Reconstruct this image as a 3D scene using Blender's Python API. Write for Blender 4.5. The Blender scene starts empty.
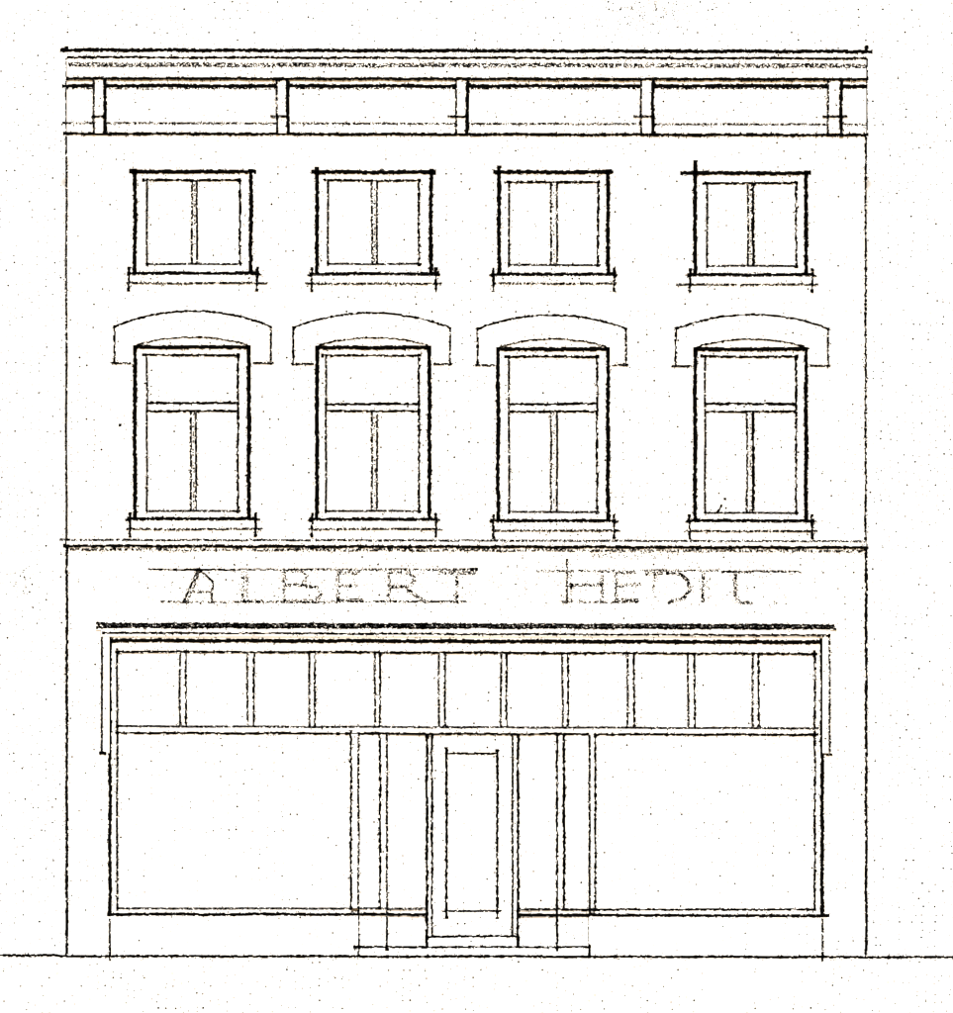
import bpy, math, random
random.seed(11)
S=0.015
def PX(x): return (x-476.5)*S
def PZ(y): return (955.5-y)*S
sc=bpy.context.scene

# ---------------- materials ----------------
def paper_mat(name, base, dens=0.42):
    m=bpy.data.materials.new(name); m.use_nodes=True
    nt=m.node_tree; N=nt.nodes; L=nt.links
    N.remove(N["Principled BSDF"]); b=N.new("ShaderNodeBsdfDiffuse")
    L.new(b.outputs[0],N["Material Output"].inputs[0])
    geo=N.new("ShaderNodeNewGeometry"); 
    def dotp(vec):
        n=N.new("ShaderNodeVectorMath"); n.operation='DOT_PRODUCT'; L.new(geo.outputs["Position"],n.inputs[0]); n.inputs[1].default_value=vec
        return n.outputs["Value"]
    def math_(op,a,bb):
        n=N.new("ShaderNodeMath"); n.operation=op
        for i,v in enumerate((a,bb)):
            if isinstance(v,(int,float)): n.inputs[i].default_value=v
            else: L.new(v,n.inputs[i])
        return n.outputs[0]
    com=N.new("ShaderNodeCombineXYZ"); L.new(dotp((1,.61,0)),com.inputs[0]); L.new(dotp((0,.79,1)),com.inputs[1])
    noise=N.new("ShaderNodeTexNoise"); noise.noise_dimensions='2D'; noise.inputs["Scale"].default_value=0.6
    noise.inputs["Detail"].default_value=1
    L.new(com.outputs[0],noise.inputs["Vector"])
    vo=N.new("ShaderNodeTexVoronoi"); vo.voronoi_dimensions='2D'; vo.feature='F1'
    vo.inputs["Scale"].default_value=1/0.115
    L.new(com.outputs[0],vo.inputs["Vector"])
    s2=N.new("ShaderNodeSeparateColor"); L.new(vo.outputs["Color"],s2.inputs[0])
    r=math_('ADD',math_('MULTIPLY',math_('POWER',s2.outputs[1],4.0),0.07),0.080)
    near=math_('LESS_THAN',vo.outputs["Distance"],r)
    pick=math_('LESS_THAN',s2.outputs[0],math_('MULTIPLY',noise.outputs[0],dens*2))
    tot=math_('MULTIPLY',near,pick)
    mix=N.new("ShaderNodeMix"); mix.data_type='RGBA'
    L.new(tot,mix.inputs["Factor"])
    mix.inputs["A"].default_value=(*base,1); mix.inputs["B"].default_value=(0.01,0.01,0.01,1)
    L.new(mix.outputs["Result"],b.inputs["Color"])
    return m
wallM=paper_mat("white_render_speckled",(0.86,0.86,0.86),0.29)
trimM=paper_mat("white_painted_trim",(0.88,0.88,0.88),0.27)
glassM=paper_mat("blank_window_pane",(0.87,0.87,0.87),0.20)
groundM=paper_mat("pale_ground",(0.86,0.86,0.86),0.38)
backM=paper_mat("pale_backdrop",(0.86,0.86,0.86),0.50)
inkM=bpy.data.materials.new("black_ink"); inkM.use_nodes=True
nt=inkM.node_tree; nt.nodes.remove(nt.nodes["Principled BSDF"])
b=nt.nodes.new("ShaderNodeBsdfDiffuse"); nt.links.new(b.outputs[0],nt.nodes["Material Output"].inputs[0])
nz=nt.nodes.new("ShaderNodeTexNoise"); nz.inputs["Scale"].default_value=30
rp=nt.nodes.new("ShaderNodeValToRGB")
rp.color_ramp.elements[0].color=(0.0005,0.0005,0.0005,1); rp.color_ramp.elements[1].color=(0.003,0.003,0.003,1)
nt.links.new(nz.outputs[0],rp.inputs[0]); nt.links.new(rp.outputs[0],b.inputs["Color"])

# ---------------- part builder ----------------
class Part:
    def __init__(s,name,parent=None,mat=wallM):
        s.name=name; s.parent=parent; s.v=[]; s.f=[]; s.m=[]; s.mats=[mat,inkM,glassM]
    def quad(s,pts,m=0):
        i=len(s.v); s.v+=pts; s.f.append(tuple(range(i,i+len(pts)))); s.m.append(m)
    def box(s,x1,x2,y1,y2,df,db,m=0):
        "x,y in drawing units, df/db depth in metres"
        X1,X2=PX(x1),PX(x2); Z2,Z1=PZ(y1),PZ(y2)
        c=[(X1,df,Z1),(X2,df,Z1),(X2,df,Z2),(X1,df,Z2),(X1,db,Z1),(X2,db,Z1),(X2,db,Z2),(X1,db,Z2)]
        i=len(s.v); s.v+=c
        for q in ((0,1,2,3),(5,4,7,6),(4,0,3,7),(1,5,6,2),(3,2,6,7),(4,5,1,0)):
            s.f.append(tuple(i+k for k in q)); s.m.append(m)
    def ring(s,x1,x2,y1,y2,X1,X2,Y1,Y2,df,db):
        s.box(x1,x2,y1,Y1,df,db); s.box(x1,x2,Y2,y2,df,db)
        s.box(x1,X1,Y1,Y2,df,db); s.box(X2,x2,Y1,Y2,df,db)
    def prism(s,pts,df,db,m=0):
        n=len(pts); F=[(PX(x),df,PZ(y)) for x,y in pts]; B=[(PX(x),db,PZ(y)) for x,y in pts]
        i=len(s.v); s.v+=F+B
        s.f.append(tuple(i+k for k in range(n))); s.m.append(m)
        s.f.append(tuple(i+n+k for k in reversed(range(n)))); s.m.append(m)
        for k in range(n):
            a=(k+1)%n; s.f.append((i+k,i+a,i+n+a,i+n+k)); s.m.append(m)
    def dot(s,x,y,d,w,h):
        a=random.uniform(-.25,.25)
        s.quad([(PX(x-w/2),d,PZ(y+h/2+a*h)),(PX(x+w/2),d,PZ(y+h/2)),(PX(x+w/2+a*w),d,PZ(y-h/2)),(PX(x-w/2),d,PZ(y-h/2))],1)
    def ink(s,x1,y1,x2,y2,w=2.2,den=1.0,d=0.0,fuzz=0.05,blob=True):
        d=d-0.004
        L=math.hypot(x2-x1,y2-y1)
        if L<0.5: return
        ux,uy=(x2-x1)/L,(y2-y1)/L; nx,ny=-uy,ux
        ph=random.uniform(0,6.28); amp=random.uniform(.1,.3); fr=random.uniform(.006,.015)
        def P(t,o): return (PX(x1+ux*t+nx*o),d,PZ(y1+uy*t+ny*o))
        fuzz=fuzz*1.6
        if den>=0.85:
            w+=1.0 if w<2.3 else 1.35
            t=0
            while t<L:
                l=random.choice((1.0,1.0,2.0,3.0)); 
                c=amp*math.sin(ph+t*fr*6.28); ww=w/2
                if blob and (t<3 or L-t<4): ww+=random.uniform(.1,.6)
                a=c+ww+random.choice((-.6,0,0,.1,.5)); bb=c-ww-random.choice((-.6,0,0,.1,.5))
                if random.random()>(1-den)*1.4:
                    e=min(t+l+.15,L+.5); s.quad([P(t,a),P(t,bb),P(e,bb),P(e,a)],1)
                else:
                    e=min(t+l,L+.5); k=random.choice((-1,1)); s.quad([P(t,c+k*ww),P(t,c-k*.2),P(e,c-k*.2),P(e,c+k*ww)],1)
                t+=l
        else:
            den=min(.93,den+.10)
            rows=max(1,round((w+.3)/1.05))
            for r in range(rows):
                t=random.uniform(0,1)
                while t<L:
                    if random.random()<den:
                        c=amp*math.sin(ph+t*fr*6.28)
                        o=c+(r-(rows-1)/2)*1.1
                        l=random.choice((1.0,1.0,1.2,2.1))
                        q=.68+random.uniform(-.1,.14); o+=random.uniform(-.2,.2)
                        e=min(t+l,L+1)
                        s.quad([P(t,o+q),P(t,o-q),P(e,o-q),P(e,o+q)],1)
                    t+=1.1
        for k in range(int(L*fuzz)):
            t=random.uniform(0,L); o=random.choice((-1,1))*(w/2+abs(random.gauss(0,.9))+.1)
            p=(x1+ux*t+nx*o, y1+uy*t+ny*o); q=random.uniform(.8,1.2)
            s.dot(p[0],p[1],d,q,q)
    def H(s,y,x1,x2,w=2.2,den=1,d=0,fuzz=.06): s.ink(x1,y,x2,y,w,den,d,fuzz)
    def V(s,x,y1,y2,w=2.2,den=1,d=0,fuzz=.06): s.ink(x,y1,x,y2,w,den,d,fuzz)
    def arc(s,xa,ya,xm,ym,xb,yb,w=1.6,den=.95,d=0):
        pts=arcpts(xa,ya,xm,ym,xb,yb,22)
        for a,b_ in zip(pts,pts[1:]): s.ink(*a,*b_,w,den,d,.03,blob=False)
    def build(s):
        me=bpy.data.meshes.new(s.name); me.from_pydata(s.v,[],s.f)
        for m in s.mats: me.materials.append(m)
        me.polygons.foreach_set("material_index",s.m); me.update()
        o=bpy.data.objects.new(s.name,me); sc.collection.objects.link(o)
        if s.parent: o.parent=s.parent
        return o
def arcpts(xa,ya,xm,ym,xb,yb,n):
    A=2*(xm-xa);B=2*(ym-ya);C=xm*xm-xa*xa+ym*ym-ya*ya
    D=2*(xb-xm);E=2*(yb-ym);F=xb*xb-xm*xm+yb*yb-ym*ym
    det=A*E-B*D; cx=(C*E-B*F)/det; cy=(A*F-C*D)/det; r=math.hypot(xa-cx,ya-cy)
    a0=math.atan2(ya-cy,xa-cx); a1=math.atan2(yb-cy,xb-cx)
    return [(cx+r*math.cos(a0+(a1-a0)*k/n),cy+r*math.sin(a0+(a1-a0)*k/n)) for k in range(n+1)]

bld=bpy.data.objects.new("shop_building",None); sc.collection.objects.link(bld)

UP=[dict(o=(135,251,171.5,273.5),i=(147,240,180,264),m=(192,197),s=(126,267,283),t=(129,257)),
    dict(o=(317,431,172,274),i=(328,419,180.5,264),m=(372,377),s=(304,442,283.5),t=(312,436)),
    dict(o=(499,608,172,274.5),i=(509,598,182,265),m=(551,557),s=(491,617,283.5),t=(493.5,614)),
    dict(o=(695,806,173,275),i=(707,796,183,266),m=(748,753),s=(676,818,284.5),t=(690,812))]
LO=[dict(o=(135,249,347,519),i=(147,238,355,511),m=(191,196),s=(126,262,529),t=(130,255.5),h=(114,192,272,327,311,363),tr=(403,411)),
    dict(o=(317,429.5,347.5,519.5),i=(326,419,355.5,511),m=(372,377),s=(308,442,529),t=(312,436),h=(293,372,451,328,313,364),tr=(404,411)),
    dict(o=(498,608,349,521),i=(509,597,356.5,512),m=(551,557),s=(490,620,530.5),t=(493.5,614),h=(477,551,627,329,315,365),tr=(404,411.5)),
    dict(o=(695,806,349,521),i=(705,796,356.5,513),m=(747,753),s=(684,817,531),t=(689.5,812),h=(675,752,829,329,314.5,366),tr=(404,411.5))]
SHOP=(110,822,641,955.5)

# ---------------- facade wall with real openings ----------------
w=Part("facade_wall",bld)
holes=[d['o'] for d in UP+LO]+[SHOP]
xs=sorted({67,866,*[h[0] for h in holes],*[h[1] for h in holes]})
ys=sorted({50,955.5,*[h[2] for h in holes],*[h[3] for h in holes]})
T=0.30
def solid(cx,cy): return 67<cx<866 and 50<cy<955.5 and not any(h[0]<cx<h[1] and h[2]<cy<h[3] for h in holes)
for a,b1 in zip(xs,xs[1:]):
    for c,d1 in zip(ys,ys[1:]):
        if not solid((a+b1)/2,(c+d1)/2): continue
        X1,X2,Z1,Z2=PX(a),PX(b1),PZ(d1),PZ(c)
        w.quad([(X1,0,Z1),(X2,0,Z1),(X2,0,Z2),(X1,0,Z2)])
for h in holes:
    X1,X2,Z1,Z2=PX(h[0]),PX(h[1]),PZ(h[3]),PZ(h[2])
    w.quad([(X1,0,Z1),(X1,0,Z2),(X1,T,Z2),(X1,T,Z1)]); w.quad([(X2,0,Z1),(X2,T,Z1),(X2,T,Z2),(X2,0,Z2)])
    w.quad([(X1,0,Z2),(X2,0,Z2),(X2,T,Z2),(X1,T,Z2)]); w.quad([(X1,0,Z1),(X1,T,Z1),(X2,T,Z1),(X2,0,Z1)])
w.V(67,46,135,2.0,.97); w.V(66.5,135,545,1.9,.82); w.V(67,545,957,1.9,.98)
w.V(866,45,135,2.1,.97); w.V(865.5,135,545,1.3,.93); w.V(866,545,959,1.9,.98)
w.build()
body=Part("side_and_rear_walls",bld); 
X1,X2=PX(67),PX(866); Z2=PZ(50)
body.quad([(X1,0,0),(X1,0,Z2),(X1,8,Z2),(X1,8,0)]); body.quad([(X2,0,0),(X2,8,0),(X2,8,Z2),(X2,0,Z2)])
body.quad([(X1,8,0),(X1,8,Z2),(X2,8,Z2),(X2,8,0)]); body.quad([(X1,T+.01,0),(X2,T+.01,0),(X2,T+.01,Z2),(X1,T+.01,Z2)])
body.build()
roof=Part("flat_roof",bld); roof.box(67.3,865.7,51,56,0.02,8.05); roof.build()

# ---------------- cornice ----------------
c=Part("roof_cornice",bld,trimM)
c.box(64,869,50,58,-.21,.0); c.box(67,866,58.2,78,-.19,-.001); c.box(67,866,78.2,134,-.06,-.001)
c.ink(60,50,872,51.5,2.5,1,-.21,.1); c.ink(67,57.2,866,58.4,1.5,1,-.21,.06)
c.ink(68,64.6,866,65.8,4.4,.52,-.19,.12)
c.ink(66,78.3,868,79.3,2.0,1,-.19,.1)
for a,b1 in ((62,95),(105,277),(288,457),(467,641),(653,828),(832,866)):
    c.H(86,a,b1,2.7,1,-.06,.1); c.H(88.8,a+2,b1-3,1.2,.35,-.06,.06)
c.ink(62,123,866,124.5,1.8,.60,-.06,.1)
c.ink(63,133.5,868,135,2.1,1,-.06,.1)
c.build()
for k,(a,b1,h1) in enumerate(((94,105,90),(277,288,270),(456,467.5,447),(641,653,633),(828,841,822))):
    p=Part("cornice_bracket_%d"%(k+1),bld,trimM)
    p.box(a,b1,79.8,117,-.14,-.061); p.box(a+1,b1-1,117.2,133,-.09,-.061)
    p.V(a,76,134,1.9,.78,-.14); p.V(b1,75,134 if k<4 else 137,2.4,1,-.14); p.H(116.5,h1,b1+(6 if k==4 else 0),1.8,.84,-.14)
    p.build()

# ---------------- windows ----------------
def window(name,d,low):
    p=Part(name,bld,trimM)
    x1,x2,y1,y2=d['o']; a1,a2,b1,b2=d['i']; m1,m2=d['m']
    p.ring(x1,x2,y1,y2,a1,a2,b1,b2,.05,.2)
    p.box(a1,a2,b1,b2,.09,.13,2)
    top=b1
    if low:
        t1,t2=d['tr']; p.box(a1,a2,t1,t2,.055,.089); top=t2
    p.box(m1,m2,top+.2,b2,.065,.089)
    up=13 if (not low and x1==695) else random.uniform(3,7)
    p.V(x1,y1-up,y2+random.uniform(1,3),2.9,1,0,.1); p.V(x2,y1-random.uniform(2,5),y2+2,2.9,1,0,.1)
    p.H(y1,x1-(15 if up==13 else 6),x2+5,2.7,1,0,.1); p.H(y2,x1-8,x2+8,2.7,1,0,.1)
    p.V(a1,b1-2,b2+2,1.9,.84,.05); p.V(a2,b1-2,b2+2,1.6,.88,.05)
    p.H(b1,a1-5,a2+2,1.5,.92 if x1<600 else .97,.05); p.H(b2,a1-2,a2+2,1.9,.82,.05)
    if low:
        p.H(t1,a1-3,a2+3,1.9,.98,.055); p.H(t2,a1-3,a2+3,1.5,.96,.055)
    heavy = x1==695
    p.V(m1,top,b2,2.0,.68,.065,.1); p.V(m2,top,b2+(6 if heavy else 0),2.2 if heavy else 1.9,.97 if heavy else .8,.065,.1)
    p.V((m1+m2)/2,top,b2,1.2,.14,.065,.05)
    s1,s2,sy=d['s']; t_1,t_2=d['t']
    p.box(t_1,t_2,y2+.8,sy,-.05,-.001)
    p.H(sy,s1,s2,2.0,.60,-.05,.08)
    p.V(t_1,y2-7,sy+8,1.5,.94,-.05); p.V(t_2,y2-7,sy+8,1.5,.94,-.05)
    p.H(y2+.5,t_1-5,t_2+4,1.5,.7,-.05,.05)
    if low:
        h1,hm,h2,hy,ha,hb=d['h']
        outer=arcpts(h1,hy,hm,ha,h2,hy,24); inner=arcpts(x1,y1-2,(x1+x2)/2,y1-10,x2,y1-2,24)
        D=-.035
        for k in range(24): p.prism([outer[k],inner[k],inner[k+1],outer[k+1]],D,-.001)
        p.prism([(h1,hy),(h1,hb),(x1-2,hb),(x1-2,y1-2),(x1,y1-2)],D,-.001)
        p.prism([(h2,hy),(x2,y1-2),(x2+2,y1-2),(x2+2,hb),(h2,hb)],D,-.001)
        p.arc(h1,hy,hm,ha,h2,hy,1.3,1,D)
        p.arc(x1+2,y1-2.5,(x1+x2)/2,y1-10,x2-2,y1-2.5,.7,.93,D)
        p.V(h1+.5,hy-2,hb+1,1.4,.9,D); p.V(h2-1,hy-1,hb+1,1.8,.78,D)
        p.H(hb,h1-4,x1-4,1.7,.72,D,.08); p.H(hb,x2+3,h2+1,1.7,.72,D,.08)
    p.build()
for k,d in enumerate(UP): window("upper_floor_window_%d"%(k+1),d,False)
for k,d in enumerate(LO): window("first_floor_window_%d"%(k+1),d,True)

# ---------------- string course ----------------
c=Part("string_course",bld,trimM)
c.box(67,866,541,547.5,-.05,-.001)
c.ink(59,539.8,866,541.3,1.7,.62,-.05,.06); c.ink(63,545.9,868,547.6,2.1,1,-.05,.1); c.ink(66,549.4,866,551,2.0,.36,-.05,.1)
c.build()

# ---------------- shopfront ----------------
c=Part("shopfront_cornice",bld,trimM)
c.box(96,835,623,630,-.12,-.001); c.box(101,830,630.2,636.5,-.10,-.001)
c.box(102,109.5,636.7,753,-.05,-.001); c.box(822.5,829,636.7,753,-.05,-.001)
c.ink(96,623.4,834,624.9,1.0,.95,-.12,.12); c.ink(97,625.4,834,627,3.2,.80,-.12,.1); c.ink(96,627.3,836,628.6,1.0,.95,-.12,.06)
c.ink(102,632.8,830,635.3,1.2,.95,-.10,.06)
c.V(102,629,753,1.9,.83,-.05); c.V(829.5,634,754,1.9,.66,-.05)
c.H(753,99,106,1.8,.9,-.05); c.H(754.5,823,832,1.8,.82,-.05)
c.build()

f=Part("shopfront_frame",bld,trimM); F=.04
f.box(110,822,641,653,F,.2); f.box(110,117,653,914,F,.2); f.box(815,822,653,914,F,.2)
f.box(117,815,727,734,F,.2)
bars=((180,186),(247.5,254),(309.5,315),(375,380),(439,445),(501,506.5),(562.5,568),(627.5,634),(688,694.5),(752.5,758.5))
for a,b1 in bars:
    f.box(a,b1,653,727,.05,.1)
    f.V(a,649,727,1.9,.74,.05,.1); f.V(b1,650,728,1.4,.90,.05,.1)
f.ink(108,640.3,824,642,2.6,1,0,.1); f.V(110,637,916,2.4,1,0,.1); f.V(822,638,916,2.6,1,0,.1)
f.V(110,918,959,1.8,.84,-.001,.1); f.V(822.5,918,961,1.8,.78,-.001,.1)
f.ink(115,651.5,817,653.8,1.5,.96,F,.1); f.V(117.3,648,910,1.9,.83,F,.1); f.V(814.7,650,910,1.5,.88,F,.1)
f.ink(115,726.2,818,728.3,1.9,.80,F,.06); f.ink(115,732.8,818,734.8,1.5,1,F,.08)
f.box(117,351,908,914,F,.2); f.box(595,815,908,914,F,.2)
f.H(908.5,116,351,1.9,.83,F); f.H(908.5,358,427,1.7,.75,F-.03); f.H(909.5,518,597,1.3,.93,F-.03); f.H(909.5,597,816,1.4,.96,F)
f.H(914.3,107,428,2.1,1,-.001,.1); f.ink(517,915,829,916,2.1,1,-.001,.1)
f.build()
g=Part("transom_lights",bld,glassM); g.box(117,815,653,727,.101,.12); g.build()
for nm,a,b1 in (("display_window_1",117,351),("display_window_2",595,815)):
    g=Part(nm,bld,glassM); g.box(a,b1,734,908,.08,.12); g.build()
r=Part("stall_riser",bld); r.box(110,358,914,955.3,.001,.2); r.box(589,822,914.5,955.3,.001,.2); r.build()

e=Part("recessed_entrance",bld,trimM)
def splay(xa,da,xb,db,y1,y2,m=0):
    e.quad([(PX(xa),da,PZ(y2)),(PX(xb),db,PZ(y2)),(PX(xb),db,PZ(y1)),(PX(xa),da,PZ(y1))],m)
E=.15
splay(358,.06,427,E,734,908,2); splay(358,.05,427,E-.005,908,955.3)
splay(518,E,589,.06,734,909,2); splay(518,E-.005,589,.05,909,955.3)
for a,b1,d in ((351,358,.035),(379.5,387,.06),(557,564,.06),(589,595,.035),(427,432,.09),(512,518,.09)):
    e.box(a,b1,734,908 if d==.035 else 914 if d==.06 else 946,d,.2)
e.V(351,730,910,1.5,.93,.03,.1); e.V(358.5,734,955,1.8,.68,.03,.06)
e.V(380,734,909,1.7,.95,.06,.08); e.V(387,734,953,1.8,.76,.045,.06)
e.V(427,733,949,2.1,.98,.085,.08); e.V(432,734,947,1.4,.94,.085,.08)
e.V(512.5,734,949,2.2,.84,.085,.1); e.V(518,734,949,1.9,.96,.085,.1)
e.V(557,734,953,1.5,.88,.045,.06); e.V(564,734,910,2.0,.98,.055,.08)
e.V(589.5,734,957,1.9,.83,.03,.06); e.V(595.3,734,911,1.4,.88,.03,.06)
e.build()
st=Part("entrance_steps",bld,trimM)
st.box(358,589,947,955.3,-.12,.05); st.box(427,518,936,947,-.0,.09)
st.H(936.3,425,519,1.5,.96,0); st.H(947,353,591,1.4,.96,-.12); st.V(589.5,944,957,1.5,.95,-.12); st.V(358.5,944,957,1.5,.9,-.12)
st.V(427,936,949,2.0,1,0); st.V(518,936,949,2.0,1,0); st.V(557,945,951,1.3,.9,-.12); st.V(387,945,951,1.3,.9,-.12)
st.build()
dr=Part("shop_door",bld,trimM)
dr.ring(432,512,734,936,446,497,753,911,.12,.19); dr.box(446,497,753,911,.14,.185,2)
dr.V(446.5,747,919,1.7,.97,.115); dr.V(497.3,749,919,1.7,.97,.115)
dr.H(753.3,445,498,1.4,.98,.115); dr.H(911,441,501,1.9,.78,.115)
dr.build()

# ---------------- lettering ----------------
s=Part("shop_sign",None,wallM)
s.box(146,800,560,609,-.006,-.001); D=-.006
def st_(pts,w=2.4,den=.42):
    for a,b1 in zip(pts,pts[1:]): s.ink(*a,*b1,w+.3,min(.84,den*.80),D,.12,blob=False)
s.H(569.5,148,236,1.1,.97,D); s.H(569.5,236,478,1.5,.52,D,.1); s.H(569.8,470,478,2.0,.9,D)
s.H(602,160,340,1.4,.40,D,.1); s.H(601.5,340,466,1.4,.45,D,.1)
s.H(571,535,640,1.3,.25,D,.1); s.H(570.5,640,720,1.4,.38,D,.1); s.H(571.5,720,800,1.5,.55,D,.1); s.H(602,560,640,1.4,.38,D,.1)
st_([(183,604),(198,569)],2.0,.9); st_([(186,604),(201,570)],1.3,.5); st_([(198,568),(213,582)],1.6,1.0); st_([(213,582),(211,602)],1.6,.6); st_([(189,592),(211,592)],2.0,.7)
st_([(243,571),(243,601),(264,601)]); st_([(247,571),(247,597)],1.3,.3)
st_([(284,571),(284,601)]); st_([(284,571),(302,571),(307,577),(302,585),(286,585)],2.2,.42); st_([(300,585),(318,588),(322,595),(316,601),(284,601)],2.4,.5)
st_([(338,571),(338,601)]); st_([(338,573),(361,573)],2.2); st_([(338,586),(358,586)]); st_([(338,600),(363,600)],2.6,.5)
st_([(389,571),(389,602)],2.8,.5); st_([(389,573),(410,573),(416,579),(410,586),(390,587)]); st_([(404,587),(426,602)],2.6,.5)
st_([(437,573),(475,573)],2.4,.45); st_([(457,573),(457,603)],2.6,.5)
st_([(567,558),(567,603)],2.0,.85); st_([(571,571),(571,601)],1.4,.4); st_([(602,570),(602,602)],2.4,.55); st_([(567,585),(602,585)],2.4,.6)
st_([(616,572),(616,602)],2.4,.5); st_([(616,573),(636,573)],2.0,.3); st_([(616,586),(640,584)],2.6,.6); st_([(616,600),(638,600)],2.6,.6)
st_([(645,574),(662,573)],2.6,.55); st_([(655,571),(655,577),(653,592)],1.8,.4); st_([(665,573),(680,574),(688,581),(690,590),(684,598),(668,603)],2.8,.6)
st_([(703,571),(703,602)],2.8,.6); st_([(709,576),(709,598)],1.3,.3)
st_([(722,572),(752,572)],2.0,.5); st_([(735,573),(735,598),(741,603),(752,602)],2.6,.6)
for _ in range(260):
    q=random.uniform(.8,1.3); s.dot(random.uniform(150,798),random.uniform(562,607),D-.004,q,q)
s.build()
m=Part("plaster_marks",bld)
for _ in range(60):
    q=random.uniform(.8,1.5); m.dot(random.uniform(590,680),random.uniform(552,559),-.001,q,q)
m.dot(633,262,-.002,1.8,1.8); m.dot(635,259,-.002,1.3,1.3)
m.dot(120,425,-.002,2.8,2.8); m.dot(346,70,-.195,2,2)
# scratch across the last first-floor window pane
m.dot(725,499,.084,3,2.8); m.ink(717,514,722,505,.6,.9,.086)
m.build()

# ---------------- ground & background ----------------
g=Part("ground",None,groundM)
yf,yb=-2.5,30.0
Xa,Xb=-60,60
g.quad([(Xa,yf,0),(Xb,yf,0),(Xb,yb,0),(Xa,yb,0)]); g.quad([(Xa,yf,-12),(Xb,yf,-12),(Xb,yf,0),(Xa,yf,0)])
g.ink(-3,955,60,955.6,1.9,1,yf,.08); g.ink(60,956,500,956.6,1.8,1,yf,.1); g.ink(500,956.5,957,957.3,1.8,1,yf,.1)
g.ink(110,948,110,960,1.5,.6,yf); g.ink(822.5,950,822.5,961,1.5,.6,yf)
g.build()
bk=Part("background",None,backM)
bk.quad([(-60,11,-2),(60,11,-2),(60,11,45),(-60,11,45)])
for _ in range(110):
    q=random.uniform(.8,1.4); bk.dot(random.gauss(650,25),random.uniform(-2,30),10.99,q,q)
for _ in range(24):
    q=random.uniform(.8,1.4); bk.dot(random.gauss(20,8),random.gauss(578,9),10.99,q,q)
bk.build()

# ---------------- light, sky ----------------
EL=math.radians(10)
W=bpy.data.worlds.new("World"); sc.world=W; W.use_nodes=True
nt=W.node_tree; sky=nt.nodes.new("ShaderNodeTexSky"); sky.sky_type='NISHITA'; sky.sun_disc=False
sky.sun_elevation=EL; sky.sun_rotation=math.radians(180)
nt.links.new(sky.outputs[0],nt.nodes["Background"].inputs[0]); nt.nodes["Background"].inputs[1].default_value=0.15
sl=bpy.data.lights.new("sun","SUN"); sl.energy=3.75; sl.angle=math.radians(0.5); sl.color=(1,.985,.96)
so=bpy.data.objects.new("sun",sl); sc.collection.objects.link(so); so.rotation_euler=(math.radians(90)-EL,0,0); so.location=(0,-20,10)

cam=bpy.data.cameras.new("camera"); cam.type='ORTHO'; cam.ortho_scale=1013*S; cam.clip_end=300
co=bpy.data.objects.new("camera",cam); sc.collection.objects.link(co)
co.location=(0,-25,PZ(506.5)); co.rotation_euler=(math.radians(90),0,0); sc.camera=co
sc.view_settings.view_transform='Standard'; sc.view_settings.look='None'; sc.view_settings.exposure=0
